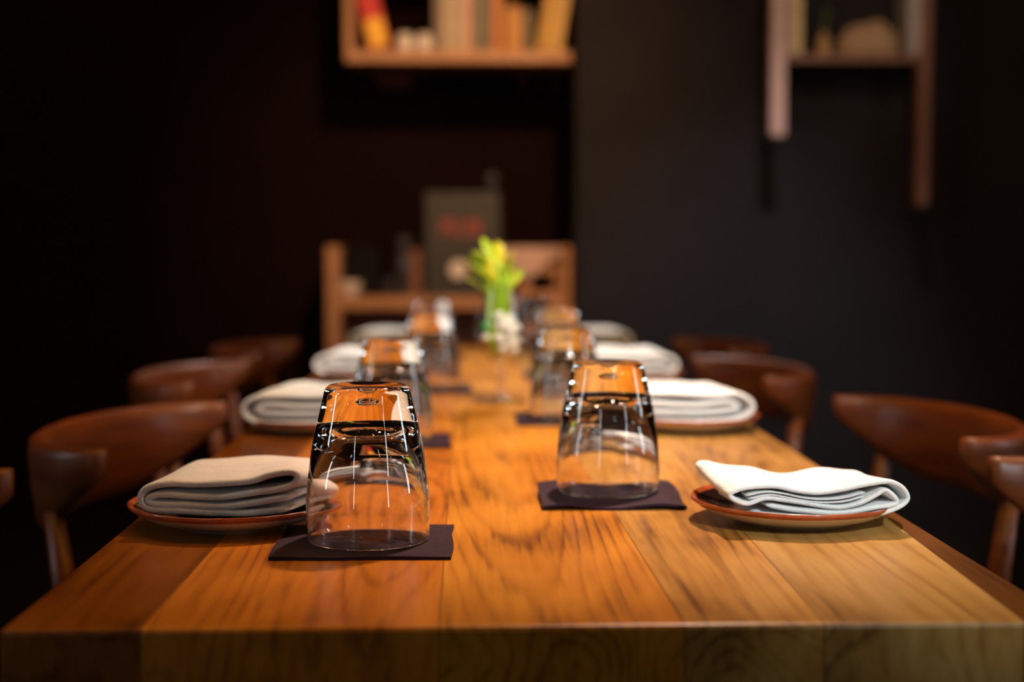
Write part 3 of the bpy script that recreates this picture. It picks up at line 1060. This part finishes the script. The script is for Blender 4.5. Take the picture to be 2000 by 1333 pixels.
# small wooden crate at the right of the low shelf with pale folded paper draped on top
cr = thing('wooden_crate', 'small open wooden crate with dark inside at the right of the low shelf', 'crate')
x0, x1 = px(1016, 540).x, px(1093, 540).x
zt_ = px(1050, 520).z
D = 0.2
y0 = YS + 0.03
cr.location = ((x0 + x1) / 2, y0 + D / 2, zs)
W_, H_ = x1 - x0, zt_ - zs
box('side_board', (-W_ / 2 + 0.018, 0, H_ / 2), (0.036, D, H_), M['shelf'], cr)
box('side_board', (W_ / 2 - 0.008, 0, H_ / 2), (0.016, D, H_), M['shelf'], cr)
box('base_board', (0.01, 0, 0.009), (W_ - 0.056, D, 0.018), M['shelf'], cr)
box('top_board', (0.01, 0, H_ - 0.014), (W_ - 0.056, D, 0.028), M['shelf'], cr)
box('back_board', (0.01, D / 2 - 0.006, H_ / 2), (W_ - 0.056, 0.012, H_ - 0.048), M['black'], cr)
# draped cloth
V, F = [], []
n = 20
xa, xb = px(982, 484).x, px(1094, 484).x
zA = px(1000, 483).z
for layer in (0, 1):
    for i in range(n + 1):
        u = i / n
        for j in range(n + 1):
            v_ = j / n
            x = xa + (xb - xa) * u
            drop = (0.030 + 0.075 * math.exp(-((u - 0.42) / 0.33) ** 2))
            z = zA - max(0.0, drop) * v_ + 0.002 * math.sin(u * 20) * v_
            y = YS + 0.012 + 0.012 * math.sin(u * 9) * v_ * 0.4 + 0.004 * layer
            V.append((x, y, z))
N = (n + 1) ** 2
for i in range(n):
    for j in range(n):
        q = (i * (n + 1) + j, (i + 1) * (n + 1) + j, (i + 1) * (n + 1) + j + 1, i * (n + 1) + j + 1)
        F.append(q); F.append(tuple(N + k for k in q[::-1]))
for k in range(n):
    F.append((k, k + 1, N + k + 1, N + k))
    F.append((n * (n + 1) + k, n * (n + 1) + k + 1, N + n * (n + 1) + k + 1, N + n * (n + 1) + k))
    F.append((k * (n + 1), (k + 1) * (n + 1), N + (k + 1) * (n + 1), N + k * (n + 1)))
    F.append((k * (n + 1) + n, (k + 1) * (n + 1) + n, N + (k + 1) * (n + 1) + n, N + k * (n + 1) + n))
pink = flat('pinkish_linen', (0.62, 0.40, 0.34), 0.8)
v2, f2 = box_data((xa + xb) / 2, YS + 0.10, zA - 0.003, xb - xa, 0.17, 0.006)
VV, FF = merge((V, F), (v2, f2))
dr = build('draped_cloth', VV, FF, pink, smooth=False)
tag(dr, 'pale pinkish cloth draped over the crate beside the right post', 'cloth')

# ------------------------------------------------------------------ upper left wall shelf with books
YU = 4.86
us = thing('wall_shelf', 'open oak wall shelf of books above the low shelf unit', 'shelf')
DU = 0.26
ux0 = px(673, 60, YU).x
uxi = px(690, 60, YU).x
uz = px(900, 98, YU).z
uzb = px(900, 122, YU).z
UT = uz + 0.34
box('shelf_board', ((ux0 + X_PIER - 0.004) / 2, YU + DU / 2, (uz + uzb) / 2), (X_PIER - 0.004 - ux0, DU, uz - uzb), M['shelf'], us, bevel=0.006)
box('side_panel', ((ux0 + uxi) / 2, YU + DU / 2, (uz + UT) / 2), (uxi - ux0, DU, UT - uz), M['shelf'], us, bevel=0.004)
box('top_board', ((ux0 + X_PIER - 0.004) / 2, YU + DU / 2, UT + 0.018), (X_PIER - 0.004 - ux0, DU, 0.036), M['shelf'], us, bevel=0.006)
for bx_ in (ux0 + 0.08, X_PIER - 0.1):
    v, f = box_data(bx_, (YU + DU + Y_NICHE) / 2, UT - 0.02, 0.03, Y_NICHE - YU - DU, 0.03)
    build('wall_bracket', v, f, M['black'], us, smooth=False)

paper_m = flat('page_block', (0.62, 0.55, 0.44), 0.8)
def book(x0, x1, h, col, lab, lean=0.0, depth=0.17, extra=None, y_off=0.015, Y=YU, zb=None, name='book'):
    zb = uz if zb is None else zb
    a, b = px(x0, 60, Y + y_off).x, px(x1, 60, Y + y_off).x
    wd = (b - a)
    r = thing(name, lab, 'book', ((a + b) / 2, Y + y_off + depth / 2, zb + 0.0006), 0, 'books on the shelves')
    mt = flat('cover_' + str(round(x0)), col, 0.5)
    t = min(0.003, wd * 0.15)
    v, f = merge(box_data(-wd / 2 + t / 2, 0, h / 2, t, depth, h), box_data(wd / 2 - t / 2, 0, h / 2, t, depth, h), box_data(0, -depth / 2 + t / 2, h / 2, wd - 2 * t, t, h))
    build('cover', v, f, mt, r, smooth=False)
    v, f = box_data(0, t / 2, h / 2, wd - 2 * t, depth - t - 0.006, h - 0.008)
    build('pages', v, f, paper_m, r, smooth=False)
    if extra:
        c, z0, z1 = extra
        v, f = box_data(0, -depth / 2 - 0.0006, (z0 + z1) / 2, wd * 0.9, 0.0012, z1 - z0)
        o = build('spine_panel', v, f, flat('panel_' + str(round(x0)), c, 0.5), r, smooth=False)
        o['label'] = 'coloured panel low on the spine'
    if lean:
        r.rotation_euler = (0, lean, 0)
        r.location.z += abs(math.sin(lean)) * wd / 2
    return r
book(722, 762, 0.25, (0.62, 0.006, 0.004), 'red book with yellow lower spine leaning left on the upper left shelf', lean=-0.24, extra=((0.95, 0.48, 0.02), 0.006, 0.10))
book(848, 864, 0.27, (0.16, 0.10, 0.07), 'dim brown book at the left of the pale books on the upper left shelf')
book(865, 878, 0.26, (0.45, 0.33, 0.22), 'beige book right of the dim brown one on the upper left shelf')
book(879, 893, 0.28, (0.42, 0.30, 0.19), 'tall cream book in the middle of the pale row, upper left shelf')
book(894, 906, 0.26, (0.42, 0.31, 0.21), 'sand-coloured book left of the pink one on the upper left shelf')
book(907, 922, 0.27, (0.60, 0.30, 0.21), 'pinkish book at the right end of the pale row, upper left shelf')
book(926, 940, 0.25, (0.10, 0.09, 0.03), 'dark olive book right of the pinkish one on the upper left shelf')
book(941, 954, 0.27, (0.18, 0.14, 0.09), 'grey-brown book left of the taller orange one on the upper left shelf')
book(961, 982, 0.26, (0.50, 0.16, 0.015), 'taller orange book in the right half of the upper left shelf')
book(990, 1016, 0.15, (0.55, 0.21, 0.015), 'short orange book beside the taller orange one on the upper left shelf')
book(1019, 1040, 0.14, (0.12, 0.07, 0.01), 'dark brown book right of the short orange one on the upper left shelf')
book(1049, 1072, 0.27, (0.52, 0.27, 0.012), 'yellow book leaning right, left of its leaning neighbour, upper left shelf', lean=0.16)
book(1076, 1096, 0.27, (0.60, 0.34, 0.06), 'golden book leaning right at the end of the upper left shelf', lean=0.16)
for xx, lab in ((791, 'left one of two small white jars on the upper left shelf'), (829, 'right one of two small white jars on the upper left shelf')):
    p = catmull([(0, 0, 0), (0.022, 0.0, 0), (0.028, 0.012, 0), (0.029, 0.036, 0), (0.025, 0.054, 0), (0.018, 0.060, 0), (0, 0.061, 0)], 4)
    q = [(max(0, k.x), k.y) for k in p]; q[0] = (0, q[0][1]); q[-1] = (0, q[-1][1])
    o = lathe('jar', q, M['ceramic'], seg=32, loc=(px(xx, 60, YU + 0.05).x, YU + 0.05, uz + 0.0006))
    tag(o, lab, 'jar', 'small white jars on the upper left shelf')

# ------------------------------------------------------------------ upper right wall shelf
YR = 4.50
DR = Y_PIER - YR
rs = thing('hanging_shelf', 'narrow shelf between two posts high on the right wall', 'shelf')
lx0, lx1 = px(1508, 100, YR).x, px(1536, 100, YR).x
rx0, rx1 = px(1798, 100, YR).x, px(1820, 100, YR).x
rz_ = px(1650, 104, YR).z
rzb = px(1650, 119, YR).z
RT = rz_ + 0.45
lb = px(1520, 266, YR).z
rb = px(1810, 403, YR).z
v, f = box_data((lx0 + lx1) / 2, (YR + Y_PIER) / 2 - DR * 0.36, (lb + RT) / 2, lx1 - lx0, DR * 0.28, RT - lb)
o = box('post', ((lx0 + lx1) / 2, YR + DR * 0.14, (lb + RT) / 2), (lx1 - lx0, DR * 0.28, RT - lb), M['shelf_pale'], rs, bevel=0.006)
o['label'] = 'pale post'
o = box('post', ((rx0 + rx1) / 2, YR + DR * 0.14, (rb + RT) / 2), (rx1 - rx0, DR * 0.28, RT - rb), M['shelf_dark'], rs, bevel=0.006)
o['label'] = 'darker brown post'
box('shelf_board', ((lx1 + rx0) / 2, YR + DR * 0.5 + 0.01, (rz_ + rzb) / 2), (rx0 - lx1, DR - 0.022, rz_ - rzb), M['shelf_dark'], rs)
box('top_board', ((lx1 + rx0) / 2, YR + DR * 0.5 + 0.01, RT - 0.04), (rx0 - lx1, DR - 0.022, 0.025), M['shelf_dark'], rs)
for z in (rz_ + 0.06, RT - 0.1):
    for a in ((lx0 + lx1) / 2, (rx0 + rx1) / 2):
        v, f = box_data(a, YR + DR * 0.64, z, 0.014, DR * 0.72 - 0.001, 0.02)
        build('wall_bracket', v, f, M['shelf_dark'], rs, smooth=False)
book(1539, 1551, 0.24, (0.40, 0.25, 0.19), 'pinkish book beside the left post of the right shelf', Y=YR, zb=rz_, depth=0.13)
book(1552, 1566, 0.25, (0.55, 0.38, 0.15), 'cream-yellow book second from the left post of the right shelf', Y=YR, zb=rz_, depth=0.13)
book(1776, 1796, 0.24, (0.36, 0.30, 0.27), 'grey-white book against the right post of the right shelf', Y=YR, zb=rz_, depth=0.13)
# small bottle with a green sprig
sb = thing('bud_vase', 'small tan bud vase with a green sprig on the right shelf', 'vase', (px(1609, 80, YR + 0.07).x, YR + 0.07, rz_ + 0.0005))
p = catmull([(0, 0, 0), (0.019, 0.0, 0), (0.022, 0.015, 0), (0.020, 0.05, 0), (0.010, 0.065, 0), (0.011, 0.078, 0), (0, 0.079, 0)], 4)
q = [(max(0, k.x), k.y) for k in p]; q[0] = (0, q[0][1]); q[-1] = (0, q[-1][1])
lathe('body', q, flat('tan_ceramic', (0.40, 0.22, 0.08)), sb, seg=24)
v, f = merge(tube_data([(0, 0, 0.07), (0.004, 0, 0.11), (0.008, 0, 0.15)], 0.004, 8), leaf_data((0.003, 0, 0.09), (0.01, 0, 0.03), 0.05, 0.016, 0, 0.3), leaf_data((0.006, 0, 0.12), (-0.004, 0, 0.03), 0.045, 0.014, 0, -0.3))
build('sprig', v, f, flat('dim_green', (0.06, 0.10, 0.01)), sb)
# rounded stone-like shell
bm = bmesh.new()
bmesh.ops.create_uvsphere(bm, u_segments=32, v_segments=20, radius=1)
V = []
for v in bm.verts:
    x, y, z = v.co
    zz = (z * 0.5 + 0.5)
    V.append((x * 0.100 + 0.008 * z, y * 0.06, (z + 0.35 if z > -0.35 else 0.0) * 0.084 * (1 + 0.06 * math.sin(6 * x))))
F = [tuple(v.index for v in f_.verts) for f_ in bm.faces]
bm.free()
o = build('round_loaf', V, F, noise_mat('tan_crust', (0.30, 0.17, 0.09), (0.42, 0.26, 0.14), 0.8, 20, 0.4, 30), loc=(px(1696, 80, YR + 0.085).x, YR + 0.085, rz_ + 0.0005))
o.name = 'decorative_stone'
tag(o, 'rounded tan stone-like ornament in the middle of the right shelf', 'ornament')

# ------------------------------------------------------------------ pendant bulbs over the room (seen in the glasses)
bulb_m = emit_mat('glowing_filament_bulb', (1.0, 0.50, 0.08), 800.0)
PB = [(0.35, 0.75, 2.2), (0.80, 0.75, 2.25), (1.05, 0.7, 2.2), (-0.45, 1.1, 2.3), (-0.1, 0.9, 2.3), (1.35, 1.5, 2.3), (-0.9, 1.2, 2.3), (0.15, 1.2, 2.4), (-0.5, 2.1, 2.45), (0.95, 2.3, 2.45), (0.55, 1.0, 2.2), (0.1, 3.2, 2.5)]
for i, (x, y, z) in enumerate(PB):
    r = thing('pendant_lamp', 'bare filament bulb on a black cord hanging from the ceiling', 'lamp', (x, y, z), 0, 'pendant bulbs above the room')
    p = catmull([(0, -0.006, 0), (0.007, -0.004, 0), (0.011, 0.006, 0), (0.010, 0.018, 0), (0.009, 0.03, 0), (0, 0.034, 0)], 4)
    q = [(max(0, k.x), k.y) for k in p]; q[0] = (0, q[0][1]); q[-1] = (0, q[-1][1])
    lathe('bulb', q, bulb_m, r, seg=16)
    v, f = tube_data([(0, 0, 0.03), (0, 0, 0.08)], 0.017, 12)
    build('socket', v, f, M['black'], r)
    v, f = tube_data([(0, 0, 0.08), (0, 0, ZC - z)], 0.003, 6)
    build('cord', v, f, M['black'], r)

# light that passes through the clear glass onto and into what stands under it
for o in C.objects:
    if o.type != 'MESH':
        continue
    nm = o.name.split('.')[0]
    if nm in ('tumbler', 'stemmed_vase'):
        o.cycles.is_caustics_caster = True
    elif nm in ('tabletop', 'paper_napkin', 'pebble', 'stalk', 'leaf', 'side_plate', 'folded_cloth_napkin'):
        o.cycles.is_caustics_receiver = True
